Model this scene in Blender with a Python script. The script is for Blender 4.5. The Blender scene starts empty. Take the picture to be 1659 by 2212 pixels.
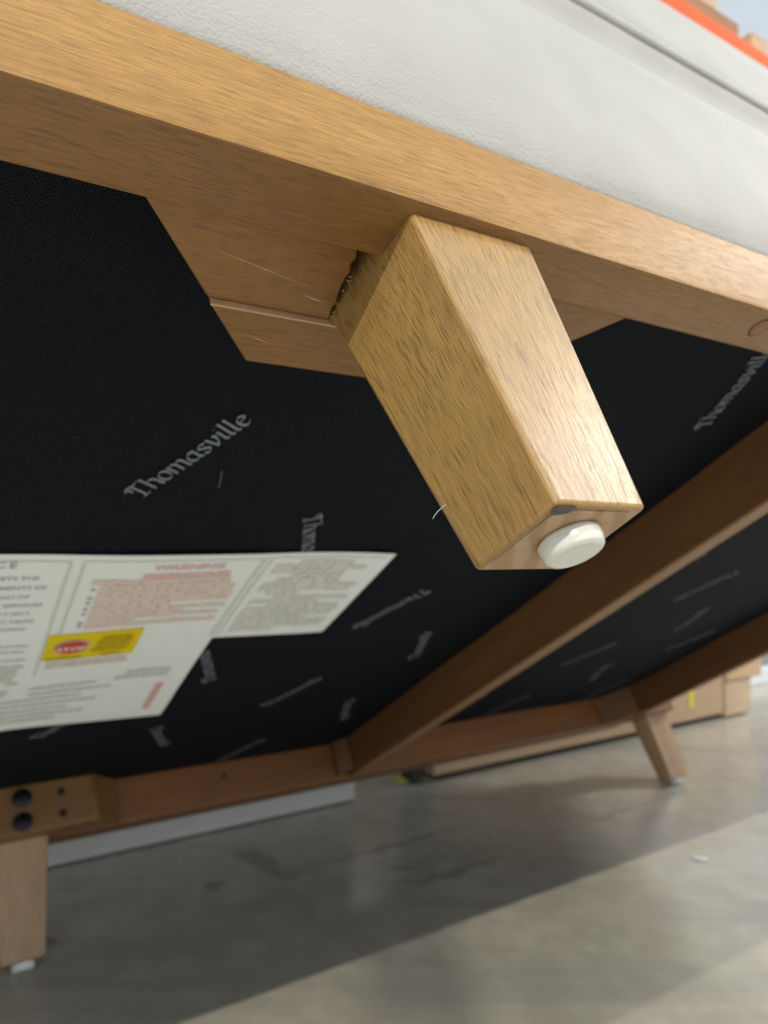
import bpy, bmesh, math, random
from mathutils import Vector, Matrix, noise
random.seed(7)
scene = bpy.context.scene
COL = scene.collection
D = 0.16                       # metres per layout unit
H = 2.742 * D                  # camera height above the floor
# directions (world: x right, y forward, z up)
YAW, TILT = 0.99964585, 0.56445285
SX = Vector((math.sin(YAW), math.cos(YAW), 0))             # along the sofa front
HY = Vector((-math.cos(YAW), math.sin(YAW), 0))            # level, front to rear
UP = Vector((0, 0, 1))
SY = HY * math.cos(TILT) - UP * math.sin(TILT)
SZ = SX.cross(SY)
CAM = Vector((0, 0, H))
def lev(u, hy, z):             # level place: along, depth, height (layout units for u, hy; metres for z)
    p = SX * (u * D) + HY * (hy * D); return Vector((p.x, p.y, z))

# ------------------------------------------------------------------ camera
PITCH, ROLL = 0.0163293, 0.01632353
cp, sp, cr, sr = math.cos(PITCH), math.sin(PITCH), math.cos(ROLL), math.sin(ROLL)
Rp = Matrix(((1, 0, 0), (0, cp, sp), (0, -sp, cp)))
Rr = Matrix(((cr, -sr, 0), (sr, cr, 0), (0, 0, 1)))
RT = (Rr @ Rp).transposed()
def l2w(v): return Vector((v[0], v[2], -v[1]))
right, down, fwd = (l2w(RT @ Vector(a)) for a in ((1, 0, 0), (0, 1, 0), (0, 0, 1)))
cd = bpy.data.cameras.new('camera'); cam = bpy.data.objects.new('camera', cd); COL.objects.link(cam)
m = Matrix((right, -down, -fwd)).transposed().to_4x4(); m.translation = CAM
cam.matrix_world = m
cd.sensor_fit = 'HORIZONTAL'; cd.sensor_width = 7.3; cd.lens = 7.3 * 1568.65 / 1659
cd.clip_start = 0.01; cd.clip_end = 300
cd.dof.use_dof = True; cd.dof.focus_distance = 0.185; cd.dof.aperture_fstop = 4.0
scene.camera = cam

# ------------------------------------------------------------------ light
w = bpy.data.worlds.new('World'); scene.world = w; w.use_nodes = True
bg = w.node_tree.nodes['Background']; bg.inputs[0].default_value = (0.83, 0.92, 1.0, 1); bg.inputs[1].default_value = 0.78
def strip(name, travel, dist, power, length, width, col):
    ld = bpy.data.lights.new(name, 'AREA'); ld.shape = 'RECTANGLE'; ld.size = length; ld.size_y = width
    ld.energy = power; ld.color = col
    o = bpy.data.objects.new(name, ld); COL.objects.link(o)
    t = (SX * travel[0] + HY * travel[1] + UP * travel[2]).normalized()
    z = -t; x = (SX - z * SX.dot(z)).normalized(); y = z.cross(x)
    mm = Matrix((x, y, z)).transposed().to_4x4(); mm.translation = lev(2, 1, 0.45) - t * dist
    o.matrix_world = mm
strip('ceiling_strip_light', (0.34, 0.47, -0.534), 8.0, 445, 1.2, 0.05, (1.0, 0.92, 0.76))
strip('ceiling_strip_light', (0.10, 0.28, -0.546), 7.0, 160, 1.2, 0.09, (1.0, 0.95, 0.86))
strip('ceiling_strip_light', (-0.78, 0.03, -0.58), 6.0, 135, 1.4, 0.5, (1.0, 0.97, 0.93))
vs = scene.view_settings; vs.view_transform = 'Standard'; vs.look = 'None'; vs.gamma = 1; vs.exposure = 0.0
vs.use_curve_mapping = False
scene.render.engine = 'CYCLES'
scene.cycles.use_adaptive_sampling = True; scene.cycles.adaptive_threshold = .025
scene.cycles.max_bounces = 4; scene.cycles.diffuse_bounces = 3; scene.cycles.glossy_bounces = 2; scene.cycles.transmission_bounces = 2; scene.cycles.caustics_reflective = False

# ------------------------------------------------------------------ materials
class NT:
    def __init__(s, name):
        s.m = bpy.data.materials.new(name); s.m.use_nodes = True; s.t = s.m.node_tree
        s.b = s.t.nodes['Principled BSDF']
    def n(s, typ, **kw):
        nd = s.t.nodes.new(typ)
        for k, v in kw.items():
            if k in nd.inputs.keys() or isinstance(k, int): s.put(nd.inputs[k], v)
            else: setattr(nd, k, v)
        return nd
    def put(s, sock, v):
        if isinstance(v, bpy.types.NodeSocket): s.t.links.new(v, sock)
        else: sock.default_value = v
    def math(s, op, a, b=0.0, c=None, clamp=False):
        nd = s.t.nodes.new('ShaderNodeMath'); nd.operation = op; nd.use_clamp = clamp
        s.put(nd.inputs[0], a); s.put(nd.inputs[1], b)
        if c is not None: s.put(nd.inputs[2], c)
        return nd.outputs[0]
    def step(s, v, lo, hi, a=0.0, b=1.0):
        nd = s.t.nodes.new('ShaderNodeMapRange'); nd.interpolation_type = 'SMOOTHSTEP'
        s.put(nd.inputs[0], v); nd.inputs[1].default_value = lo; nd.inputs[2].default_value = hi
        nd.inputs[3].default_value = a; nd.inputs[4].default_value = b; return nd.outputs[0]
    def mix(s, f, a, b, mode='MIX'):
        nd = s.t.nodes.new('ShaderNodeMix'); nd.data_type = 'RGBA'; nd.blend_type = mode
        s.put(nd.inputs[0], f); s.put(nd.inputs[6], a); s.put(nd.inputs[7], b); return nd.outputs[2]
    def map(s, vec, scale, loc=(0, 0, 0), rot=(0, 0, 0)):
        nd = s.t.nodes.new('ShaderNodeMapping'); s.put(nd.inputs[0], vec)
        nd.inputs['Scale'].default_value = scale; nd.inputs['Location'].default_value = loc; nd.inputs['Rotation'].default_value = rot
        return nd.outputs[0]
    def noise(s, vec, scale=1, detail=3, rough=.5, dist=0):
        nd = s.t.nodes.new('ShaderNodeTexNoise'); s.put(nd.inputs['Vector'], vec)
        nd.inputs['Scale'].default_value = scale; nd.inputs['Detail'].default_value = detail
        nd.inputs['Roughness'].default_value = rough; nd.inputs['Distortion'].default_value = dist
        return nd.outputs[0]
    def bump(s, hgt, strength, dist, normal=None):
        nd = s.t.nodes.new('ShaderNodeBump'); s.put(nd.inputs['Height'], hgt)
        nd.inputs['Strength'].default_value = strength; nd.inputs['Distance'].default_value = dist
        if normal is not None: s.put(nd.inputs['Normal'], normal)
        return nd.outputs[0]
    def attr(s, name): 
        nd = s.t.nodes.new('ShaderNodeAttribute'); nd.attribute_name = name; return nd.outputs['Vector']
    def obj(s): return s.t.nodes.new('ShaderNodeTexCoord').outputs['Object']
    def geo(s): return s.t.nodes.new('ShaderNodeNewGeometry').outputs['Position']
def C(r, g, b): return (r, g, b, 1)

def wood(name, light, dark, pore, pores=1.0, rough=.34, coat=.35, porebump=.6, crough=.4, streak=.3):
    k = NT(name); v = k.attr('gc')
    big = k.noise(k.map(v, (5, 38, 38)), 1, 2, .55, .2)
    mid = k.noise(k.map(v, (14, 330, 330), (3, 1, 2)), 1, 2, .6, 0)
    fib = k.noise(k.map(v, (90, 1500, 1500), (1, 7, 3)), 1, 1, .6)
    spk = k.noise(k.map(v, (700, 900, 900)), 1, 1, .6)
    po = k.noise(k.map(v, (115, 3700, 3700), (5, 2, 9)), 1, .3, .5, 0)
    pmod = k.noise(k.map(v, (14, 300, 300), (2, 8, 1)), 1, 1)
    thr = k.math('ADD', po, k.math('MULTIPLY', k.math('SUBTRACT', pmod, .5), .09))
    stk = k.noise(k.map(v, (50, 2000, 2000), (9, 4, 2)), 1, 1, .6)
    pm = k.math('MULTIPLY', k.step(thr, .535, .66), pores)
    c = k.mix(k.step(big, .3, .7), C(*dark), C(*light))
    c = k.mix(k.math('MULTIPLY', k.step(mid, .42, .72), streak), c, C(*[x * .72 for x in dark]))
    c = k.mix(k.math('MULTIPLY', k.step(fib, .35, .7), .22), c, C(*[min(1, x * 1.25) for x in light]))
    c = k.mix(k.math('MULTIPLY', k.step(spk, .55, .75), .2), c, C(*[x * .55 for x in dark]))
    c = k.mix(k.math('MULTIPLY', k.step(stk, .42, .66), streak), c, C(*[x * .62 for x in dark]))
    c = k.mix(pm, c, C(*pore))
    k.put(k.b.inputs['Base Color'], c)
    k.put(k.b.inputs['Roughness'], k.math('ADD', k.math('MULTIPLY', spk, .16), rough - .08))
    k.b.inputs['Coat Weight'].default_value = coat; k.b.inputs['Coat Roughness'].default_value = crough
    hgt = k.math('SUBTRACT', k.math('MULTIPLY', fib, .25), pm)
    hgt = k.math('ADD', hgt, k.math('MULTIPLY', spk, .18))
    nm = k.bump(hgt, porebump, .0004); k.put(k.b.inputs['Normal'], nm); k.put(k.b.inputs['Coat Normal'], nm)
    return k.m
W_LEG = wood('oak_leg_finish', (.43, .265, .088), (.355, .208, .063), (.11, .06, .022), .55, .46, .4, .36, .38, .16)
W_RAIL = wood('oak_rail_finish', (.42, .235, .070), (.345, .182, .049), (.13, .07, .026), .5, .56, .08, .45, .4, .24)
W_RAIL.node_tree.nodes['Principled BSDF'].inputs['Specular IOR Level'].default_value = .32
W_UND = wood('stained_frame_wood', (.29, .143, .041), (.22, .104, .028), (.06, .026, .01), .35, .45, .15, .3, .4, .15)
W_RED = wood('red_brown_frame_wood', (.32, .128, .038), (.23, .088, .026), (.05, .02, .008), .2, .45, .1, .25)
W_DRK = wood('shade_darkened_rail_wood', (.21, .094, .029), (.155, .065, .020), (.03, .012, .005), .2, .5, .0, .25)  # frame wood darkened: the shade on inner faces is put into its colour
W_RAW = wood('raw_sawn_edge_wood', (.62, .41, .25), (.54, .34, .2), (.3, .18, .1), .2, .7, 0, .25)
W_TAN = wood('bare_tan_edge_wood', (.34, .19, .095), (.27, .145, .07), (.12, .06, .03), .2, .5, 0, .25)
W_PALE = wood('pale_rear_leg_wood', (.62, .40, .235), (.47, .285, .155), (.25, .13, .07), .4, .5, .1, .25)

def endgrain():
    k = NT('raw_end_grain'); v = k.obj()
    wv = k.t.nodes.new('ShaderNodeTexWave'); k.put(wv.inputs['Vector'], k.map(v, (1, 1, 1), rot=(0, 0, .5)))
    wv.inputs['Scale'].default_value = 45; wv.inputs['Distortion'].default_value = 9; wv.inputs['Detail'].default_value = 3; wv.inputs['Detail Scale'].default_value = .6
    n = k.noise(v, 900, 3)
    c = k.mix(k.step(wv.outputs[1], .1, .95), C(.50, .345, .22), C(.40, .255, .145))
    c = k.mix(k.math('MULTIPLY', k.step(n, .5, .75), .3), c, C(.3, .17, .085))
    k.put(k.b.inputs['Base Color'], c); k.b.inputs['Roughness'].default_value = .75
    k.put(k.b.inputs['Normal'], k.bump(n, .3, .0003)); return k.m
M_END = endgrain()

def plain(name, col, rough=.5, var=.15, scale=60, bumpd=0, spec=.5, metal=0, coat=0):
    k = NT(name); v = k.obj(); n = k.noise(v, scale, 4, .6)
    c = k.mix(k.step(n, .3, .7), C(*[x * (1 - var) for x in col]), C(*[min(1, x * (1 + var)) for x in col]))
    k.put(k.b.inputs['Base Color'], c); k.b.inputs['Roughness'].default_value = rough
    k.b.inputs['Specular IOR Level'].default_value = spec; k.b.inputs['Metallic'].default_value = metal
    k.b.inputs['Coat Weight'].default_value = coat
    if bumpd: k.put(k.b.inputs['Normal'], k.bump(k.noise(v, scale * 3, 3), .4, bumpd))
    return k.m

def leather():
    k = NT('white_leather'); v = k.obj()
    vo = k.t.nodes.new('ShaderNodeTexVoronoi'); k.put(vo.inputs['Vector'], v); vo.inputs['Scale'].default_value = 1000; vo.feature = 'SMOOTH_F1'
    n = k.noise(v, 520, 3, .6); n2 = k.noise(v, 24, 3)
    c = k.mix(k.step(n2, .3, .7), C(.405, .402, .395), C(.435, .432, .425))
    k.put(k.b.inputs['Base Color'], c); k.b.inputs['Roughness'].default_value = .68
    k.b.inputs['Specular IOR Level'].default_value = .22
    hgt = k.math('ADD', k.math('MULTIPLY', vo.outputs['Distance'], .8), n)
    k.put(k.b.inputs['Normal'], k.bump(hgt, .45, .0006)); return k.m
M_LEA = leather()

def cambric():
    k = NT('black_dust_cover'); v = k.obj()
    vo = k.t.nodes.new('ShaderNodeTexVoronoi'); k.put(vo.inputs['Vector'], k.map(v, (1, 1, .01), rot=(0, 0, .6))); vo.inputs['Scale'].default_value = 800; vo.inputs['Randomness'].default_value = .25
    dot = k.step(vo.outputs['Distance'], .22, .45)
    n = k.noise(v, 2500, 2)
    c = k.mix(dot, C(.0105, .0165, .028), C(.0006, .0016, .0038))
    c = k.mix(k.math('MULTIPLY', k.step(n, .55, .75), .4), c, C(.008, .012, .018))
    k.put(k.b.inputs['Base Color'], c); k.b.inputs['Roughness'].default_value = .72
    k.b.inputs['Specular IOR Level'].default_value = .16
    k.put(k.b.inputs['Normal'], k.bump(dot, .5, .0004)); return k.m
M_CAM = cambric()
def ink(name, col, holes=.0):
    k = NT(name); v = k.obj(); n = k.noise(v, 1400, 2)
    c = k.mix(k.math('MULTIPLY', k.step(n, .45, .65), holes), C(*col), C(*[x * .3 for x in col]))
    k.put(k.b.inputs['Base Color'], c); k.b.inputs['Roughness'].default_value = .7; k.b.inputs['Specular IOR Level'].default_value = .2
    return k.m
M_WORD = ink('grey_brand_print', (.27, .30, .37), .6)
M_LABEL = ink('white_label_paper', (.90, .94, .97), 0)
M_GREY = ink('grey_label_ink', (.48, .48, .48), .2)
M_LGREY = ink('pale_grey_label_ink', (.70, .71, .70), .1)
M_PINK = ink('pale_red_label_ink', (.83, .68, .65), .1)
M_RED = ink('red_label_ink', (.84, .54, .52), .1)
M_STOP = ink('stop_red', (.68, .075, .05), 0)
M_YEL = ink('yellow_label_ink', (.84, .66, .01), 0)
M_DYEL = ink('dark_yellow_ink', (.58, .43, .012), 0)
M_PLAST = plain('white_nylon', (.78, .78, .75), .22, .05, 120, 0, .5, 0, .6)
M_PLAST.node_tree.nodes['Principled BSDF'].inputs['Subsurface Weight'].default_value = .6
M_PLAST.node_tree.nodes['Principled BSDF'].inputs['Subsurface Radius'].default_value = (.004, .004, .004)
M_BOLT = plain('black_bolt_metal', (.02, .022, .025), .35, .2, 200, 0, .5, .6)
M_DARK = plain('dark_hole', (.025, .012, .006), .9, .2)
M_CHIP = plain('dark_finish_chip', (.035, .025, .018), .35, .4, 900, .0004)
M_FIB = plain('raw_wood_fibre', (.52, .35, .2), .8, .2, 300)
M_THR = plain('pale_thread', (.55, .6, .58), .8, .1)
M_TAN = plain('tan_thread', (.45, .33, .2), .8, .1)

def concrete():
    k = NT('polished_concrete'); v = k.geo()
    n1 = k.noise(v, 3.2, 3, .6); n2 = k.noise(v, 22, 4, .65); n3 = k.noise(v, 160, 1, .6)
    st = k.noise(k.map(v, (.6, 8, 1), rot=(0, 0, -(math.pi / 2 - YAW))), 1, 4, .6, .4)
    c = k.mix(k.step(n1, .35, .65), C(.42, .405, .335), C(.47, .455, .39))
    c = k.mix(k.math('MULTIPLY', k.step(n2, .40, .68), .35), c, C(.56, .545, .47))
    c = k.mix(k.math('MULTIPLY', k.step(n2, .60, .36), .25), c, C(.31, .295, .25))
    c = k.mix(k.math('MULTIPLY', k.step(n3, .62, .72), .35), c, C(.52, .51, .46))
    c = k.mix(k.math('MULTIPLY', k.step(st, .50, .66), .42), c, C(.29, .285, .265))
    scr = k.noise(k.map(v, (2.5, 240, 1), rot=(0, 0, .35)), 1, 1, .5, .3); scr2 = k.noise(k.map(v, (4, 300, 1), rot=(0, 0, -1.1)), 1, 1, .5, .3)
    c = k.mix(k.math('MULTIPLY', k.step(scr, .66, .74), .35), c, C(.55, .54, .5)); c = k.mix(k.math('MULTIPLY', k.step(scr2, .68, .75), .35), c, C(.24, .235, .22))
    # scuffs with a shape of their own
    sep = k.t.nodes.new('ShaderNodeSeparateXYZ')
    wob = k.t.nodes.new('ShaderNodeTexNoise'); k.put(wob.inputs['Vector'], v); wob.inputs['Scale'].default_value = 28; wob.inputs['Detail'].default_value = 3
    wv = k.t.nodes.new('ShaderNodeVectorMath'); wv.operation = 'MULTIPLY_ADD'
    k.put(wv.inputs[0], wob.outputs[1]); wv.inputs[1].default_value = (.05, .05, 0); k.put(wv.inputs[2], v)
    def spot(cx, cy, lx, ly, ang, amt, col):
        nonlocal c
        mp = k.t.nodes.new('ShaderNodeMapping'); mp.vector_type = 'TEXTURE'; k.put(mp.inputs[0], wv.outputs[0])
        mp.inputs['Location'].default_value = (cx + .025, cy + .025, 0); mp.inputs['Rotation'].default_value = (0, 0, ang); mp.inputs['Scale'].default_value = (lx, ly, 1000)
        ln = k.t.nodes.new('ShaderNodeVectorMath'); ln.operation = 'LENGTH'; k.put(ln.inputs[0], mp.outputs[0])
        f = k.math('MULTIPLY', k.step(ln.outputs['Value'], 1.0, .35), amt)
        c = k.mix(f, c, C(*col))
    dk = (.085, .08, .08)
    spot(-.150, .942, .085, .02, -.75, .5, dk)
    spot(-.196, .885, .022, .012, .6, .6, dk)
    spot(-.40, .80, .02, .012, .9, .55, dk)
    spot(-.35, .76, .02, .013, .2, .5, dk)
    spot(.02, 1.0, .16, .010, .55, .4, dk)
    spot(.36, 1.12, .13, .010, .60, .35, dk)
    spot(.10, .93, .12, .012, .5, .35, dk)
    spot(.03, .93, .02, .01, 0, .5, dk)
    k.put(k.b.inputs['Base Color'], c)
    k.put(k.b.inputs['Roughness'], k.math('ADD', k.math('MULTIPLY', st, .3), .12))
    k.b.inputs['Specular IOR Level'].default_value = .6
    k.b.inputs['Coat Weight'].default_value = .45; k.b.inputs['Coat Roughness'].default_value = .2; k.b.inputs['Coat IOR'].default_value = 1.6
    k.put(k.b.inputs['Normal'], k.bump(k.math('ADD', n2, k.math('MULTIPLY', n3, .4)), .12, .0012))
    return k.m
M_FLOOR = concrete()
def card(name, col):
    k = NT(name); v = k.obj(); n = k.noise(k.map(v, (8, 8, 60)), 1, 4); n2 = k.noise(v, 14, 3)
    c = k.mix(k.step(n, .3, .7), C(*[x * .9 for x in col]), C(*col)); c = k.mix(k.math('MULTIPLY', k.step(n2, .5, .75), .3), c, C(*[x * .75 for x in col]))
    k.put(k.b.inputs['Base Color'], c); k.b.inputs['Roughness'].default_value = .8; return k.m
M_CARD = card('brown_cardboard', (.58, .40, .25)); M_CARD2 = card('dark_cardboard', (.36, .18, .09)); M_CARD3 = card('beige_cardboard', (.58, .43, .29))
M_WHT = plain('white_carton_board', (.70, .69, .64), .6, .05, 6)
M_ORG = plain('orange_rack_paint', (.70, .105, .004), .75, .06, 20)
M_POST = plain('shaded_orange_post', (.035, .035, .025), .5, .2, 20)  # uprights taken as orange; their shade is put into this dark colour
M_STRAP = plain('yellow_strap', (.75, .68, .02), .45, .05, 20)
M_BLACK = plain('black_plastic', (.012, .013, .016), .45, .2, 20)
M_GREYP = plain('grey_panel', (.25, .26, .26), .5, .08, 10)
M_TRIM = plain('white_trim', (.72, .76, .82), .4, .03, 10)

# ------------------------------------------------------------------ helpers
def tag(o, label, cat, group=None):
    o['label'] = label; o['category'] = cat
    if group: o['group'] = group
    return o
def link(name, me, mat, parent=None):
    o = bpy.data.objects.new(name, me); COL.objects.link(o)
    for mm in (mat if isinstance(mat, (list, tuple)) else [mat]): me.materials.append(mm)
    if parent: o.parent = parent
    return o
def empty(name, loc, rot=None):
    o = bpy.data.objects.new(name, None); COL.objects.link(o); o.empty_display_size = .05
    mm = (rot.to_4x4() if rot else Matrix.Identity(4)); mm.translation = loc; o.matrix_world = mm; return o
def bevel(o, wd, seg=2):
    b = o.modifiers.new('bevel', 'BEVEL'); b.width = wd; b.segments = seg; b.limit_method = 'ANGLE'; b.harden_normals = False
    for p in o.data.polygons: p.use_smooth = True
    try: o.data.set_sharp_from_angle(angle=math.radians(50))
    except Exception: pass
def grain(me, axis, side=(0, 0, 1)):
    a = Vector(axis).normalized(); s = Vector(side); s = (s - a * s.dot(a)).normalized(); t = a.cross(s)
    off = Vector((random.uniform(0, 20), random.uniform(0, 20), random.uniform(0, 20)))
    at = me.attributes.new('gc', 'FLOAT_VECTOR', 'POINT')
    for i, v in enumerate(me.vertices):
        at.data[i].vector = (v.co.dot(a) + off.x, v.co.dot(s) + off.y, v.co.dot(t) + off.z)
HEXF = ((0, 3, 2, 1), (4, 5, 6, 7), (0, 1, 5, 4), (1, 2, 6, 5), (2, 3, 7, 6), (3, 0, 4, 7))
def mesh(name, vs, fs):
    me = bpy.data.meshes.new(name); me.from_pydata([tuple(v) for v in vs], [], fs); me.update()
    bm = bmesh.new(); bm.from_mesh(me); bmesh.ops.recalc_face_normals(bm, faces=bm.faces); bm.to_mesh(me); bm.free(); return me

# sofa frame: local axes u, v, z in layout units; root stands on the floor under the rear feet
BASE = Vector((3.7, 5.62, 0.30))
def sl(u, v, z): return (Vector((u, v, z)) - BASE) * D
SROT = Matrix((SX, SY, SZ)).transposed()
sofa_loc = CAM + (SX * BASE.x + SY * BASE.y + SZ * BASE.z) * D
def sw(u, v, z): return CAM + (SX * u + SY * v + SZ * z) * D

# ------------------------------------------------------------------ floor
fm = mesh('floor', [(-60, -60, 0), (60, -60, 0), (60, 60, 0), (-60, 60, 0)], [(0, 1, 2, 3)])
fl = link('floor', fm, M_FLOOR); fl['kind'] = 'structure'

# ------------------------------------------------------------------ sofa
sofa = empty('sofa', sofa_loc, SROT)
tag(sofa, 'white leather sofa tipped back, its oak frame and black underside showing', 'sofa')
def hexa(name, v8, mat, parent=sofa, axis=None, bev=.0015, seg=2, side=(0, 0, 1)):
    me = mesh(name, [sl(*p) for p in v8], HEXF)
    if axis: grain(me, axis, side)
    o = link(name, me, mat, parent)
    if bev: bevel(o, bev, seg)
    return o
def box(name, u0, u1, v0, v1, z0, z1, mat, **kw):
    return hexa(name, [(u0, v0, z0), (u1, v0, z0), (u1, v1, z0), (u0, v1, z0), (u0, v0, z1), (u1, v0, z1), (u1, v1, z1), (u0, v1, z1)], mat, **kw)
UL, UR = -1.35, 6.35          # inner faces of the end rails
# front rail: finished front board with an uneven, softly worn lower edge
def front_rail():
    n = 120; u0, u1 = UL - .13, UR + .13; vs, fs = [], []
    prof = [(.551, 1.268), (.551, 1.012), (.5545, 1.003), (.562, 1.0), (.672, 1.0), (.679, 1.006), (.679, 1.268)]
    k = len(prof)
    for i in range(n + 1):
        u = u0 + (u1 - u0) * i / n
        j = noise.noise(Vector((u * 7, .3, 0))) * .0022 + noise.noise(Vector((u * 31, 4, 0))) * .001
        for a, (v, z) in enumerate(prof):
            f = 1 if a in (1, 2, 3) else 0
            vs.append(sl(u, v + f * j * .5, z + (f * j if a != 0 else 0)))
    for i in range(n):
        for a in range(k):
            b = (a + 1) % k; fs.append((i * k + a, (i + 1) * k + a, (i + 1) * k + b, i * k + b))
    fs.append(tuple(range(k))); fs.append(tuple(n * k + a for a in range(k)))
    me = mesh('front_rail', vs, fs); grain(me, (1, .003, .001)); 
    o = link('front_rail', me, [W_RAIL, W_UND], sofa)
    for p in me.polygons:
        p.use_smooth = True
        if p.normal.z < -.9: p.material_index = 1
    me.set_sharp_from_angle(angle=math.radians(40)); return o
fr = front_rail()
def disc(name, c, ax, r, hgt, mat, parent, seg=24, r2=None, dome=0):
    ax = Vector(ax).normalized(); t = ax.orthogonal().normalized(); b = ax.cross(t); vs, fs = [], []
    rings = [(r, 0), (r, hgt * .7), ((r2 or r * .93), hgt)]
    for rr, hh in rings:
        for i in range(seg):
            a = 2 * math.pi * i / seg; vs.append(Vector(c) + (t * math.cos(a) + b * math.sin(a)) * rr + ax * hh)
    for q in range(len(rings) - 1):
        for i in range(seg):
            j = (i + 1) % seg; fs.append((q * seg + i, q * seg + j, (q + 1) * seg + j, (q + 1) * seg + i))
    fs.append(tuple(range(seg))); vs.append(Vector(c) + ax * (hgt + dome)); L = len(vs) - 1; q = (len(rings) - 1) * seg
    for i in range(seg): fs.append((q + i, q + (i + 1) % seg, L))
    me = mesh(name, vs, fs); 
    for p in me.polygons: p.use_smooth = True
    me.set_sharp_from_angle(angle=math.radians(35))
    return link(name, me, mat, parent)
pl = disc('dowel_plug', sl(1.812, .607, 1.0003), (0, 0, -1), .0042, .0004, W_RED, fr); grain(pl.data, (1, 0, 0))
rg = disc('dowel_rim', sl(1.812, .607, 1.0003), (0, 0, -1), .0048, .0002, M_DARK, fr)

rr = box('rear_rail', UL - .13, UR + .13, 5.45, 5.70, 1.0, 1.34, W_RED, axis=(1, 0, 0), bev=.002)
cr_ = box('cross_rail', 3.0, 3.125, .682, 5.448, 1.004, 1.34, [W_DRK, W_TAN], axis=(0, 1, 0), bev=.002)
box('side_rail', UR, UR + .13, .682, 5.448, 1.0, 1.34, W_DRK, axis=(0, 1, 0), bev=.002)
box('side_rail', UL - .13, UL, .682, 5.418, 1.0, 1.34, W_RED, axis=(0, 1, 0), bev=.002)

# glue blocks behind the front rail, split round the leg
def prism(name, pts, z0, z1, mat, axis=(1, 0, 0), bev=.0008, parent=sofa):
    n = len(pts); vs = [sl(u, v, z0) for u, v in pts] + [sl(u, v, z1) for u, v in pts]
    fs = [tuple(range(n)), tuple(range(n, 2 * n))] + [(i, (i + 1) % n, n + (i + 1) % n, n + i) for i in range(n)]
    me = mesh(name, vs, fs); grain(me, axis); o = link(name, me, mat, parent)
    if bev: bevel(o, bev)
    return o
def eL(v): return .2715 + (v - .681) * .885
def eR(v): return 1.410 - (v - .681) * .905
ragged = []
for i in range(13):
    v = .681 + (.866 - .681) * i / 12
    ragged.append((.663 + .021 * (i / 12) ** .7 + random.uniform(-.004, .004), v))
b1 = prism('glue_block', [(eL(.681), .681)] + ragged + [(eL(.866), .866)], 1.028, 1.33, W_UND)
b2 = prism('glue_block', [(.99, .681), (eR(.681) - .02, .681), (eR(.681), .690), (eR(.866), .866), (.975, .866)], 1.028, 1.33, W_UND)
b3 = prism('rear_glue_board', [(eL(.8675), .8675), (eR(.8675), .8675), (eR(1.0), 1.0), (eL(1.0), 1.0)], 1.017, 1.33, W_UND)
me_ = mesh('raw_edge', [sl(eL(.8672) + .003, .8668, 1.0165), sl(.70, .8668, 1.0165), sl(.70, .8668, 1.034), sl(eL(.8672) + .003, .8668, 1.034), sl(eL(.871), .8715, 1.0160), sl(.70, .8705, 1.0160)], [(0, 1, 2, 3), (0, 4, 5, 1)]); grain(me_, (1, 0, 0)); link('raw_edge', me_, W_RAW, b3)
def fibres():
    vs, fs = [], []
    for i in range(10):
        v = random.uniform(.72, .86); u = .663 + .021 * ((v - .681) / .185) ** .7
        p = sl(u, v, 1.0275); L = random.uniform(.0006, .0028); wd = random.uniform(.00012, .0004)
        d = Vector((random.uniform(.3, 1), random.uniform(-1, 1), random.uniform(-.35, .1))).normalized(); s = d.orthogonal().normalized() * wd; t = d.cross(s).normalized() * wd
        b = len(vs); vs += [p - s, p + s, p + t, p + d * L * .6 + s, p + d * L - s * .4, p + d * L * .8 + t]
        fs += [(b, b + 1, b + 3), (b, b + 3, b + 4), (b + 1, b + 2, b + 5, b + 3), (b + 2, b, b + 4, b + 5), (b + 3, b + 5, b + 4)]
    o = link('wood_splinters', mesh('wood_splinters', vs, fs), M_FIB, sofa); o['kind'] = 'stuff'
fibres()
# pale scratches on the blocks
for (ua, va, ub, vb, wd, z) in ((.38, .753, .63, .798, .00016, 1.0277), (.60, .815, .66, .824, .0003, 1.0277), (.52, .925, .60, .945, .00016, 1.0167)):
    a, b = sl(ua, va, z), sl(ub, vb, z); s = Vector((0, wd, 0)); mid = (a + b) / 2 + Vector((0, wd * .8, 0))
    link('scratch', mesh('scratch', [a, mid - s, b, mid + s], [(0, 1, 2, 3)]), M_FIB, sofa)

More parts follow.
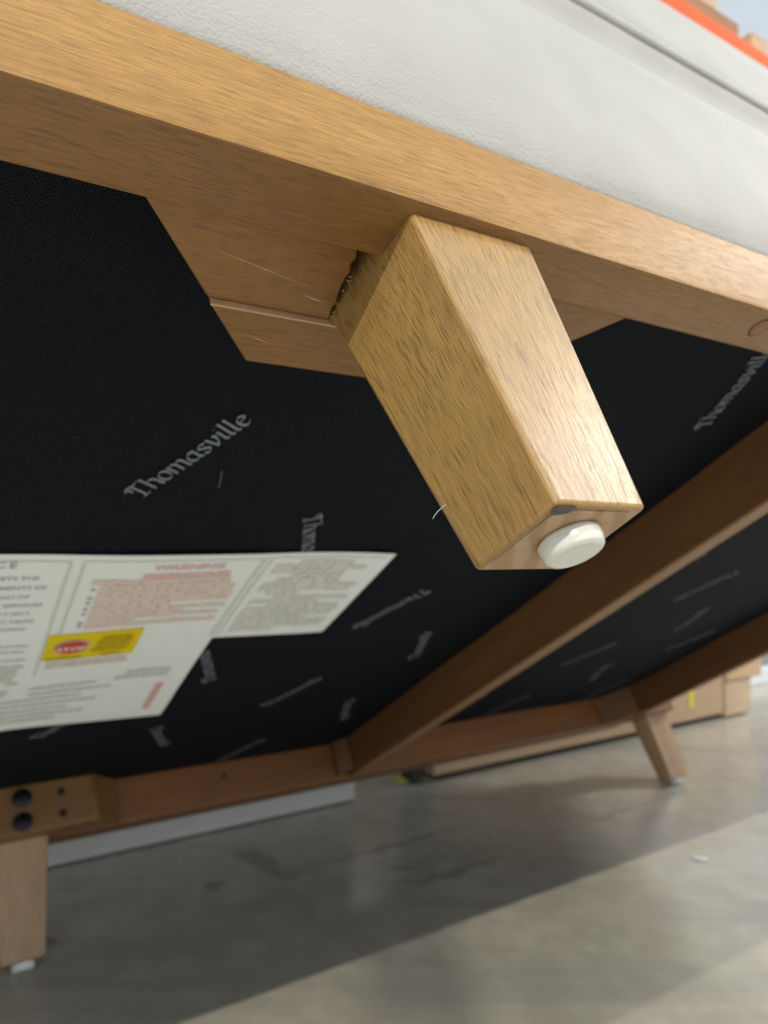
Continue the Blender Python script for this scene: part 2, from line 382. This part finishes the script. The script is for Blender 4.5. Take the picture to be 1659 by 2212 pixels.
# legs
def leg(bot, top, zb, zt, mat, glide_c, bev, ext=0.0):
    tops = [(t[0] + (t[0] - b[0]) * ext, t[1] + (t[1] - b[1]) * ext, zt + (zt - zb) * ext) for b, t in zip(bot, top)]
    n = 14; vs_, fs_, gc = [], [], []; off = random.uniform(0, 20); ln_ = (tops[0][2] - zb) * D
    sg = ((-1, -1), (1, -1), (1, 1), (-1, 1)); hw = .25 * (bot[1][0] - bot[0][0] + top[1][0] - top[0][0]) * D
    for q in range(n + 1):
        t = q / n
        for c_, (b, tp) in enumerate(zip(bot, tops)):
            vs_.append(sl(b[0] + (tp[0] - b[0]) * t, b[1] + (tp[1] - b[1]) * t, zb + (tp[2] - zb) * t))
            gc.append((off + t * ln_, off + sg[c_][0] * hw + .006 * t * .1, off + sg[c_][1] * hw))
    for q in range(n):
        for c_ in range(4): fs_.append((q * 4 + c_, q * 4 + (c_ + 1) % 4, q * 4 + 4 + (c_ + 1) % 4, q * 4 + 4 + c_))
    fs_ += [(3, 2, 1, 0), (n * 4, n * 4 + 1, n * 4 + 2, n * 4 + 3)]
    me = mesh('leg', vs_, fs_); at = me.attributes.new('gc', 'FLOAT_VECTOR', 'POINT')
    for q, g_ in enumerate(gc): at.data[q].vector = g_
    o = link('leg', me, [mat, M_END], sofa)
    for p in me.polygons:
        if p.normal.z < -.9: p.material_index = 1
    bevel(o, bev, 3); o.modifiers['bevel'].material = 0
    g = disc('glide', sl(glide_c[0], glide_c[1], zb), (0, 0, -1), glide_c[2], glide_c[3], M_PLAST, o, 32, glide_c[2] * .88, -.0004)
    bevel(g, .0008, 2)
    return o
lf = leg([(.655, .516), (.827, .519), (.828, .692), (.648, .688)], [(.703, .578), (.982, .576), (.964, .855), (.684, .855)], .36, 1.0, W_LEG, (.743, .594, .0072, .0048), .0012, .35)
# dark chip where the finish broke at the front bottom corner
c0 = sl(.655, .516, .36)
vs = []
for i in range(10):
    a = i / 9 * math.pi * 1.5 + 2.0; vs.append(c0 + Vector((.0030 + math.cos(a) * .0034 * random.uniform(.7, 1.1), .0022 + math.sin(a) * .0024 * random.uniform(.7, 1.1), -.00025)))
link('finish_chip', mesh('finish_chip', vs, [tuple(range(10))]), M_CHIP, lf)
for (pa, pb) in (((.658, .5215), (.652, .66)), ((.662, .5195), (.80, .5215))):
    a, b = sl(pa[0], pa[1], .36), sl(pb[0], pb[1], .36); dd = (b - a).normalized(); nn = Vector((-dd.y, dd.x, 0)); nn = nn if nn.dot(sl(.74, .60, .36) - a) > 0 else -nn; va, vb = [], []
    for q in range(17):
        t = q / 16; va.append(a + (b - a) * t + nn * .0009 + Vector((0, 0, -.0002))); vb.append(a + (b - a) * t + nn * (.0010 + .00045 * (1 - t) * random.uniform(.4, 1.2)) + Vector((0, 0, -.0002)))
    link('worn_edge', mesh('worn_edge', va + vb, [(q, q + 1, q + 18, q + 17) for q in range(16)]), M_CHIP, lf)
# rear legs
leg([(.475, 5.49), (.715, 5.49), (.715, 5.66), (.475, 5.66)], [(.405, 5.352), (.748, 5.352), (.748, 5.60), (.405, 5.60)], .345, 1.0, W_PALE, (.60, 5.575, .0105, .0075), .0015, .2)
leg([(6.77, 5.49), (7.06, 5.49), (7.06, 5.66), (6.77, 5.66)], [(6.70, 5.40), (7.05, 5.40), (7.05, 5.62), (6.70, 5.62)], .345, 1.0, W_PALE, (6.91, 5.575, .0105, .0075), .0015, .2)
# front right leg, out past the frame
leg([(6.80, .516), (6.97, .516), (6.97, .69), (6.80, .69)], [(6.45, .578), (6.73, .578), (6.73, .855), (6.45, .855)], .36, 1.0, W_LEG, (6.88, .61, .0092, .0058), .0016, .3)

# rear glue block with bolts and screw holes
rb = prism('bolt_block', [(-.12, 5.418), (.08, 5.16), (1.015, 5.16), (1.215, 5.418)], 1.0, 1.30, W_UND, bev=.003)
for z in (1.21, 1.067):
    bo = disc('bolt', sl(.584, 5.16, z), (0, -1, 0), .0088, .004, M_BOLT, rb, 24, .0066, .0006)
    disc('bolt_socket', sl(.584, 5.1345, z), (0, -1, 0), .0028, .0003, M_DARK, rb, 6)
for u, z in ((.809, 1.2127), (.814, 1.0795)):
    disc('screw_hole', sl(u, 5.16, z), (0, -1, 0), .0038, .0003, M_DARK, rb, 16)
disc('screw_hole', sl(1.98, 5.449, 1.19), (0, -1, 0), .003, .0003, M_DARK, rr, 16)
# corner block and bracket at the right rear corner, cleats at the cross rail
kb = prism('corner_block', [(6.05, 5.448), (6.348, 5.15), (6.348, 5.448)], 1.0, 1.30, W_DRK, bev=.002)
box('outer_corner_block', 6.481, 7.08, 5.30, 5.55, 1.0, 1.26, W_RED, axis=(1, 0, 0), bev=.002)
for p_ in cr_.data.polygons:
    if p_.normal.z < -.9: p_.material_index = 1
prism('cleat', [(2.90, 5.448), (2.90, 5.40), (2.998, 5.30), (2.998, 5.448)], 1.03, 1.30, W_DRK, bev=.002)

# ---------------- black dust cover panels
ZF = 1.29
def sag(u, v):
    return (noise.noise(Vector((u * .9, v * .9, 1.7))) * .012 + noise.noise(Vector((u * 2.7, v * 2.7, 5.1))) * .004)
def fabric(u0, u1, v0, v1, nu, nv):
    vs = [sl(u0 + (u1 - u0) * i / nu, v0 + (v1 - v0) * j / nv, ZF + sag(u0 + (u1 - u0) * i / nu, v0 + (v1 - v0) * j / nv)) for j in range(nv + 1) for i in range(nu + 1)]
    fs = [(j * (nu + 1) + i, j * (nu + 1) + i + 1, (j + 1) * (nu + 1) + i + 1, (j + 1) * (nu + 1) + i) for j in range(nv) for i in range(nu)]
    me = bpy.data.meshes.new('dust_cover'); me.from_pydata([tuple(v) for v in vs], [], fs); me.update()
    for p in me.polygons: p.use_smooth = True
    return link('dust_cover', me, M_CAM, sofa)
cov1 = fabric(UL + .0, 3.02, .60, 5.44, 90, 100)
cov2 = fabric(3.1, UR + .02, .60, 5.44, 70, 100)
box('seat_deck', UL - .1, UR + .1, .70, 5.3, 1.36, 2.15, M_BLACK, bev=0)

# ---------------- printed words, drawn with a broad pen
def arc(cx, cy, rx, ry, a0, a1, n=10):
    return [(cx + rx * math.cos(math.radians(a0 + (a1 - a0) * i / n)), cy + ry * math.sin(math.radians(a0 + (a1 - a0) * i / n))) for i in range(n + 1)]
STEM = lambda x, t, b=0: [(x - .10, t - .06), (x, t), (x, b + .12), (x + .14, b)]
G = {
 'T': (1.15, [[(-.12, 1.12), (-.02, 1.38), (.12, 1.45), (.5, 1.38), (.85, 1.42), (1.1, 1.56)], [(.5, 1.38), (.5, .12), (.42, .02), (.25, 0)], [(.25, 0), (.8, .03)], [(.12, 1.4), (.2, 1.0), (.16, .85)]]),
 'h': (.92, [[(0, 1.5), (.1, 1.42), (.1, 0)], [(.1, .68)] + arc(.38, .62, .3, .36, 150, 0, 8) + [(.68, .12), (.82, 0)]]),
 'o': (.82, [arc(.35, .5, .34, .47, 0, 360, 18)]),
 'm': (1.32, [[(-.05, .92), (.1, .95), (.1, 0)], [(.1, .7)] + arc(.34, .66, .24, .3, 150, 0, 7) + [(.58, 0)], [(.58, .7)] + arc(.82, .66, .24, .3, 150, 0, 7) + [(1.06, .12), (1.2, 0)]]),
 'a': (.88, [arc(.35, .45, .33, .43, 60, 320, 14), [(.62, .95), (.62, .15), (.78, 0)], [(.3, .95), (.62, .9)]]),
 's': (.72, [[(.55, .82)] + arc(.32, .73, .24, .22, 50, 200, 8) + [(.3, .52), (.5, .38)] + arc(.32, .24, .25, .24, 30, -160, 8)]),
 'v': (.82, [[(-.05, .92), (.08, .98), (.3, .05), (.36, 0), (.6, .5), (.64, .8), (.52, .98)]]),
 'i': (.42, [[(-.02, .92), (.12, .96), (.12, .12), (.28, 0)], [(.1, 1.26), (.16, 1.34)]]),
 'l': (.42, [[(-.02, 1.44), (.12, 1.5), (.12, .12), (.28, 0)]]),
 'e': (.80, [[(.08, .5), (.6, .62)] + arc(.35, .56, .28, .4, 20, 180, 8) + arc(.37, .45, .3, .44, 180, 330, 8)]),
}
def brand_word(start, direction, parent, n=[0]):
    n[0] += 1
    adv = sum(G[c][0] for c in 'Thomasville') + .25
    e = Vector(direction).normalized(); up = Vector((e.y, -e.x))       # up as seen from below
    L = .49; kx = L / adv; ky = .0475
    vs, fs = [], []; x = 0; lay = 0
    nib = (math.cos(math.radians(38)) * .105, math.sin(math.radians(38)) * .105)
    def put(px, py):
        p = Vector(start) + e * (px * kx) + up * (py * ky)
        vs.append(sl(p.x, p.y, ZF + sag(p.x, p.y) - .006 - lay * .00012)); return len(vs) - 1
    for ch in 'Thomasville':
        for st in G[ch][1]:
            lay += 1; prev = None
            for i, (a, b) in enumerate(st):
                a += x + b * .06
                q = (put(a - nib[0], b - nib[1]), put(a + nib[0], b + nib[1]))
                if prev: fs.append((prev[0], q[0], q[1], prev[1]))
                prev = q
        x += G[ch][0]
    me = bpy.data.meshes.new('printed_word'); me.from_pydata([tuple(v) for v in vs], [], fs); me.update()
    link('printed_word', me, M_WORD, parent)
A, B = (.463, -.886), (.37, .93)
for i in range(-1, 5):
    for j in range(-1, 4):
        for (su, sv, dr) in ((.58 + 1.29 * i, 1.90 + 1.165 * j - .03 * i, A), (1.175 + 1.31 * i, 1.985 + 1.165 * j - .015 * i, B)):
            d = Vector(dr).normalized(); p0 = Vector((su, sv)); p1 = p0 + d * .49
            fl_ = (j % 2 == 1)
            s, dd = (p1, -d) if fl_ else (p0, d)
            if min(p0.y, p1.y) < .72 or max(p0.y, p1.y) > 5.38: continue
            lo, hi = min(p0.x, p1.x), max(p0.x, p1.x)
            if lo < UL + .05 or hi > UR - .05 or (lo < 3.17 and hi > 2.95): continue
            brand_word(s, dd, cov1 if hi < 3 else cov2)

# ---------------- law label
LOFF = .012
def lz(u, v, k=0):
    curl = max(0, (u - 1.25) / .47) ** 2 * max(0, (2.75 - v) / .5) * .008 + max(0, (u - .8) / .35) ** 2 * max(0, (v - 3.6) / .4) * .008
    return sl(u, v, ZF + sag(u, v) - LOFF - k * .0035 - curl + .004 * math.sin(u * 5 + v * 3))
def sheet(name, poly_rects, k, mat, parent, n=10):
    vs, fs = [], []
    for (u0, u1, v0, v1) in poly_rects:
        b = len(vs); nu = max(1, int((u1 - u0) * n)); nv = max(1, int((v1 - v0) * n))
        for j in range(nv + 1):
            for i in range(nu + 1): vs.append(lz(u0 + (u1 - u0) * i / nu, v0 + (v1 - v0) * j / nv, k))
        for j in range(nv):
            for i in range(nu):
                a = b + j * (nu + 1) + i; fs.append((a, a + 1, a + nu + 2, a + nu + 1))
    me = bpy.data.meshes.new(name); me.from_pydata([tuple(v) for v in vs], [], fs); me.update()
    bm = bmesh.new(); bm.from_mesh(me); bmesh.ops.remove_doubles(bm, verts=bm.verts, dist=1e-6); bm.to_mesh(me); bm.free()
    return link(name, me, mat, parent)
lab = sheet('law_label', [(-.75, 1.18, 2.245, 3.03), (1.18, 1.723, 2.245, 3.03), (-.75, 1.155, 3.03, 4.005)], 0, M_LABEL, sofa, 14)
lab['label'] = 'white paper law label with red and grey print'
def text(name, s, u, v, size, mat, align='LEFT', k=1, sx=1.0, bold=0.0, space=1.0):
    cu = bpy.data.curves.new(name, 'FONT'); cu.body = s; cu.size = 1; cu.align_x = align; cu.offset = bold; cu.space_character = space
    cu.resolution_u = 3
    ob = bpy.data.objects.new(name, cu); COL.objects.link(ob)
    dg = bpy.context.evaluated_depsgraph_get(); me = bpy.data.meshes.new_from_object(ob.evaluated_get(dg)); 
    COL.objects.unlink(ob); bpy.data.objects.remove(ob); bpy.data.curves.remove(cu)
    for vt in me.vertices:
        uu = u + vt.co.x * size * sx; vv = v - vt.co.y * size; vt.co = lz(uu, vv, k)
    me.update(); me.materials.clear()
    return link(name, me, mat, lab)
def bars(name, rows, mat, k=1, hgt=.03):
    """rows: (u0, u1, v) lines of print too small to read, as word-length dashes"""
    vs, fs = [], []
    for u0, u1, v in rows:
        u = u0
        while u < u1 - .01:
            L = min(random.choice((.03, .045, .06, .08)), u1 - u); b = len(vs)
            hh = hgt * random.uniform(.42, .55)
            vs += [lz(u, v - hh, k), lz(u + L, v - hh, k), lz(u + L, v + hh, k), lz(u, v + hh, k)]; fs.append((b, b + 1, b + 2, b + 3)); u += L + .006
    me = bpy.data.meshes.new(name); me.from_pydata([tuple(v) for v in vs], [], fs); me.update(); o = link(name, me, mat, lab); return o
# column 1: notice
ln = [('NOTICE', .31, 2.338, .085, 1.3), ('THIS ARTICLE MEETS THE', .385, 2.42, .052, 1), ('FLAMMABILITY REQUIREMENTS OF', .418, 2.487, .052, 1), ('CALIFORNIA BUREAU OF', .37, 2.552, .05, 1),
      ('HOUSEHOLD GOODS AND SERVICES', .418, 2.618, .052, 1), ('TECHNICAL BULLETIN 117-2013.', .39, 2.682, .05, 1), ('CARE SHOULD BE EXERCISED NEAR', .405, 2.748, .052, 1),
      ('OPEN FLAME OR WITH BURNING', .385, 2.812, .05, 1), ('CIGARETTES', .30, 2.876, .048, 1),
      ('The upholstery materials in this product', .41, 2.962, .046, .9), ('contain no added flame retardant', .40, 3.018, .046, .9), ('chemicals. Flame retardant', .415, 3.102, .046, .9)]
for s, u, v, sz, sp_ in ln: text('printed_text', s, u - .03, v - .008, sz * .68, M_GREY, 'RIGHT', 1, .9, .012, sp_)
bars('print_lines', [(-.6, .385 - .01 * i, 3.16 + .045 * i) for i in range(4)] + [(-.6, .30, 3.345), (-.6, .25, 3.39), (.33, .38, 3.345), (-.6, .35, 3.44), (-.6, .34, 3.485)], M_LGREY, 1, .036)
sheet('divider_line', [(.435, .443, 2.285, 3.28), (-.72, .435, 2.283, 2.289)], 1, M_LGREY, lab)
sheet('divider_line', [(.478, .486, 2.285, 2.86), (.486, 1.15, 2.280, 2.286)], 1, M_LGREY, lab)
sheet('divider_line', [(1.135, 1.145, 2.29, 3.0), (1.165, 1.173, 2.275, 3.0), (1.173, 1.69, 2.272, 2.278)], 1, M_LGREY, lab)
# column 2: warning
text('printed_text', 'WARNING', .86, 2.352, .062, M_RED, 'CENTER', 1, .9, .03)
bars('print_lines', [(.70, 1.03, 2.395)], M_RED, 1, .034)
bars('print_lines', [(.53, 1.06, 2.435)], M_PINK, 1, .036)
pr = []
ends = [1.07, 1.10, 1.09, 1.10, 1.10, .86, 1.10, .93, 1.09, .75, 1.10, .90, 1.09, .70, 1.08]
for i, e_ in enumerate(ends[:11]): pr.append((.565, e_, 2.474 + i * .034))
bars('print_lines', pr, M_PINK, 1, .035)
for v in (2.49, 2.56, 2.60, 2.65, 2.69, 2.77, 2.80): sheet('bullet_dot', [(.535, .55, v - .01, v + .01)], 1, M_GREY, lab)
# yellow stop box
sheet('stop_panel', [(.445, .815, 2.862, 3.122)], 1, M_YEL, lab, 20)
def oval(u, v, ru, rv, k, mat, name):
    vs = [lz(u, v, k)] + [lz(u + ru * math.cos(2 * math.pi * i / 32), v + rv * math.sin(2 * math.pi * i / 32), k) for i in range(32)]
    me = bpy.data.meshes.new(name); me.from_pydata([tuple(x) for x in vs], [], [(0, 1 + i, 1 + (i + 1) % 32) for i in range(32)]); me.update(); link(name, me, mat, lab)
oval(.545, 2.984, .070, .070, 2, M_RED, 'stop_oval_rim'); oval(.545, 2.984, .062, .060, 3, M_STOP, 'stop_oval')
text('printed_text', 'STOP', .545, 3.002, .050, M_LABEL, 'CENTER', 4, .95, .02)
bars('print_lines', [(.655, .775, 2.925), (.64, .785, 2.965), (.645, .78, 3.005), (.63, .78, 3.04)], M_DYEL, 2, .034)
bars('print_lines', [(.46, .60, 3.098), (.68, .77, 3.095)], M_DYEL, 2, .022)
bars('print_lines', [(.47, .81, 3.16 + i * .04) for i in range(2)], ink('faint_pink_ink', (.80, .70, .69), .1), 1, .034)
# column 3: grey
gr = []
for i in range(17):
    gr.append((1.21 + random.choice((0, 0, .05, .1)), random.choice((1.42, 1.55, 1.64, 1.66, 1.67)), 2.32 + i * .0395))
bars('print_lines', gr, ink('soft_grey_ink', (.745, .755, .75), .1), 1, .040)
# lower block
lowg = [(-.6, .60 - .02 * i + .1 * (i % 2), 3.44 + i * .072) for i in range(7)]
bars('print_lines', [(max(a, .44) if i < 2 else a, b + .12, c) for i, (a, b, c) in enumerate(lowg)], M_LGREY, 1, .034)
bars('print_lines', [(.84, 1.05, 3.36), (.80, 1.05, 3.42)], M_LGREY, 1, .045)
sheet('red_stripe', [(1.025, 1.06, 3.53, 3.87)], 1, ink('stripe_red_ink', (.80, .46, .44), .2), lab)

# ---------------- upholstery
def extrude(name, prof, u0, u1, n, mat, amp, sd, closed_ends=True):
    vs, fs = [], []; k = len(prof)
    for i in range(n + 1):
        u = u0 + (u1 - u0) * i / n
        for a, (v, z) in enumerate(prof):
            q = noise.noise(Vector((u * 1.3, z * 2, sd))) * amp + noise.noise(Vector((u * 5, z * 6, sd + 9))) * amp * .3
            f = 1 if z > prof[0][1] + .03 else 0
            vs.append(sl(u, v + q * f, z + q * .6 * f))
    for i in range(n):
        for a in range(k - 1): fs.append((i * k + a, i * k + a + 1, (i + 1) * k + a + 1, (i + 1) * k + a))
    me = mesh(name, vs, fs)
    for p in me.polygons: p.use_smooth = True
    return link(name, me, mat, sofa)
def smooth(pts, sub=5):
    out = []
    for i in range(len(pts) - 1):
        p0, p1, p2, p3 = pts[max(0, i - 1)], pts[i], pts[i + 1], pts[min(len(pts) - 1, i + 2)]
        for s in range(sub):
            t = s / sub
            out.append(tuple(.5 * ((2 * p1[q]) + (-p0[q] + p2[q]) * t + (2 * p0[q] - 5 * p1[q] + 4 * p2[q] - p3[q]) * t * t + (-p0[q] + 3 * p1[q] - 3 * p2[q] + p3[q]) * t ** 3) for q in (0, 1)))
    return out + [pts[-1]]
extrude('seat_front_panel', smooth([(.80, 1.272), (.60, 1.272), (.566, 1.276), (.547, 1.300), (.522, 1.37), (.497, 1.50), (.480, 1.68), (.474, 1.88), (.476, 2.00), (.484, 2.065), (.505, 2.11), (.56, 2.14), (.9, 2.15)]), UL - .2, UR + .2, 110, M_LEA, .004, 2.2)
extrude('seat_cushion', smooth([(.9, 2.22), (.70, 2.25), (.672, 2.36), (.662, 2.50), (.645, 2.62), (.618, 2.73), (.588, 2.80), (.582, 2.822), (.592, 2.834)]) , UL - .2, UR + .2, 110, M_LEA, .003, 6.2)
extrude('seat_cushion_top', smooth([(.592, 2.836), (.574, 2.838), (.562, 2.85), (.556, 2.875), (.5595, 2.905), (.553, 2.93), (.543, 3.05), (.537, 3.3), (.544, 3.52), (.561, 3.67), (.61, 3.82), (.73, 3.92), (1.0, 3.96), (5.2, 3.95), (5.35, 3.8), (5.35, 1.36)]), UL - .2, UR + .2, 110, M_LEA, .003, 11.2)
box('end_panel', UR + .14, UR + .2, .60, 5.34, 1.33, 3.85, M_LEA, bev=.004)
box('end_panel', UL - .2, UL - .14, .60, 5.34, 1.33, 3.85, M_LEA, bev=.004)

# ------------------------------------------------------------------ loose bits
def tube(name, pts, r, mat, label, cat):
    vs, fs = [], []; n = 6
    for i, p in enumerate(pts):
        p = Vector(p); t = (Vector(pts[min(i + 1, len(pts) - 1)]) - Vector(pts[max(i - 1, 0)])).normalized(); a = t.orthogonal().normalized(); b = t.cross(a)
        for q in range(n): vs.append(p + (a * math.cos(q * math.tau / n) + b * math.sin(q * math.tau / n)) * r)
    for i in range(len(pts) - 1):
        for q in range(n): fs.append((i * n + q, i * n + (q + 1) % n, (i + 1) * n + (q + 1) % n, (i + 1) * n + q))
    o = link(name, mesh(name, vs, fs), mat); tag(o, label, cat); return o
tube('thread', [sw(.660 + .004 * math.sin(i * .8) - i * .0024, .70 + .0005 * i * i, .49 - .003 * i) for i in range(8)], .00008, M_THR, 'tiny pale thread caught on the left edge of the near leg', 'thread')
tube('lint_fibre', [sw(.785 + .004 * i, 1.735 + .012 * i + .0012 * i * i, ZF - .010 - .002 * math.sin(i)) for i in range(6)], .00013, M_TAN, 'tan lint fibre on the black cover below the largest printed word', 'lint')
def scrap(u, hy, s, label):
    o = empty('paper_scrap', lev(u, hy, .0005))
    vs, fs = [], []
    for j in range(5):
        for i in range(7):
            a = (i / 6 - .5) * s * 2.2; b = (j / 4 - .5) * s * .7 + (i / 6 - .5) ** 2 * s * 1.4
            vs.append((a, b, .001 + abs(noise.noise(Vector((i * .7, j * .9, u)))) * s * .6))
    for j in range(4):
        for i in range(6): fs.append((j * 7 + i, j * 7 + i + 1, j * 7 + i + 8, j * 7 + i + 7))
    COL.objects.unlink(o); bpy.data.objects.remove(o)
    me = mesh('paper_scrap', vs, fs); q = link('paper_scrap', me, M_TRIM); q.location = lev(u, hy, .0005); q.rotation_euler = (0, 0, random.uniform(-.6, .3))
    md = q.modifiers.new('thick', 'SOLIDIFY'); md.thickness = .0006
    tag(q, label, 'paper scrap')
scrap(5.51, 3.65, .009, 'larger curled white paper scrap on the lit floor at right')
scrap(4.37, 4.94, .004, 'smallest white paper scrap in the floor shadow behind the sofa front')

# ------------------------------------------------------------------ cartons and rack behind
RZ = math.atan2(SX.y, SX.x)
def lbox(name, u0, u1, h0, h1, z0, z1, mat, parent=None, bev=.003):
    w_, d_ = (u1 - u0) * D, (h1 - h0) * D
    o = link(name, mesh(name, [(x, y, z) for z in (0, z1 - z0) for x, y in ((0, 0), (w_, 0), (w_, d_), (0, d_))], HEXF), mat)
    if parent: o.parent = parent; o.location = Matrix.Rotation(-RZ, 3, 'Z') @ (lev(u0, h0, z0) - parent.location)
    else: o.location = lev(u0, h0, z0); o.rotation_euler = (0, 0, RZ)
    if bev: bevel(o, bev, 2)
    return o
def carton(u0, u1, h0, h1, z0, z1, mat, label, cat='carton', group=None, straps=(), smat=None, tape=True, name='cardboard_carton'):
    r = empty(name, lev(u0, h0, z0), Matrix.Rotation(RZ, 3, 'Z'))
    lbox('carton_body', u0, u1, h0, h1, z0, z1, mat, r)
    mid = (h0 + h1) / 2; e = .006 / D
    lbox('top_flap', u0 + .004, u1 - .004, h0 + .004, mid - .01, z1 + .0005, z1 + .004, mat, r, .0008); lbox('top_flap', u0 + .004, u1 - .004, mid + .01, h1 - .004, z1 + .0005, z1 + .004, mat, r, .0008)
    for su, sw_ in straps: lbox('strap', su, su + sw_, h0 - .012, h1 + .012, z0 + .028, z1 + .006, M_STRAP, r, .001)
    tag(r, label, cat, group); return r
carton(-1.6, 3.70, 6.2, 8.6, .002, .27, M_WHT, 'white carton on the floor behind the sofa at left', name='white_carton')
carton(4.66, 9.88, 6.2, 8.4, .012, .27, M_CARD, 'long brown carton on the floor with a yellow strap', straps=((9.05, .10),))
carton(9.90, 10.55, 6.18, 8.0, .004, .082, M_CARD3, 'low beige carton under a wider one, right of the strapped carton')
carton(9.90, 10.80, 6.16, 8.0, .087, .25, M_CARD, 'brown carton lying on the low beige carton at far right')
pd = empty('display_plinth', lev(10.9, 7.4, 0), Matrix.Rotation(RZ, 3, 'Z')); tag(pd, 'grey display plinth with white base strip at the right edge', 'plinth')
lbox('plinth_body', 10.9, 16, 7.4, 11, .03, .16, M_GREYP, pd); lbox('base_strip', 10.7, 16, 7.25, 7.38, .0, .045, M_TRIM, pd)
tb = empty('storage_tote', lev(11.0, 7.5, .165), Matrix.Rotation(RZ, 3, 'Z')); tag(tb, 'black plastic tote standing on the grey plinth', 'tote')
lbox('tote_body', 11.0, 13.6, 7.5, 9.6, .165, .36, M_BLACK, tb, .01); lbox('tote_lid', 10.95, 13.65, 7.45, 9.65, .363, .385, M_BLACK, tb, .006)

rk = empty('storage_rack', lev(4.42, 6.25, 0), Matrix.Rotation(RZ, 3, 'Z')); tag(rk, 'tall storage rack with an orange shelf beam behind the sofa', 'rack')
for u in (4.42, 21.0):
    for hh in (6.27, 11.0): 
        p = lbox('upright_post', u, u + .16, hh, hh + .2, .005, 2.6, M_POST, rk, .003)
    q = lbox('foot_plate', u - .04, u + .1, 6.4, 6.5, .0, .004, M_STRAP, rk, 0)
lbox('shelf_beam', 4.585, 20.995, 6.2, 6.45, 1.50, 1.615, M_ORG, rk, .004); lbox('shelf_beam', 4.585, 20.995, 11.0, 11.25, 1.50, 1.615, M_ORG, rk, .004)
lbox('shelf_deck', 4.6, 20.98, 6.46, 10.99, 1.59, 1.611, M_GREYP, rk, .001)
G2 = 'cartons on the rack shelf'
carton(10.97, 11.45, 6.5, 9.0, 1.6125, 1.70, M_CARD, 'tall tan carton closest to the right end of the rack shelf', group=G2)
carton(9.3, 10.2, 6.6, 8.6, 1.7105, 1.75, M_CARD3, 'beige carton on top of the flat brown carton on the rack shelf', group=G2)
carton(7.2, 9.12, 6.5, 9.0, 1.6125, 1.715, M_CARD2, 'dark brown carton at the left end of the row on the rack shelf', group=G2)
carton(9.14, 9.72, 6.5, 9.0, 1.6125, 1.66, M_CARD3, 'narrow beige carton on the rack shelf between brown ones', group=G2)
carton(9.74, 10.25, 6.5, 9.0, 1.6125, 1.655, M_CARD2, 'small dark brown carton on the rack shelf beside the narrow beige one', group=G2)
carton(10.27, 10.95, 6.5, 9.0, 1.6125, 1.651, M_CARD, 'light brown carton beside the tall tan one on the rack shelf', group=G2)
carton(9.2, 10.70, 6.55, 8.8, 1.667, 1.705, M_CARD2, 'flat brown carton lying across the smaller ones on the rack shelf', group=G2)
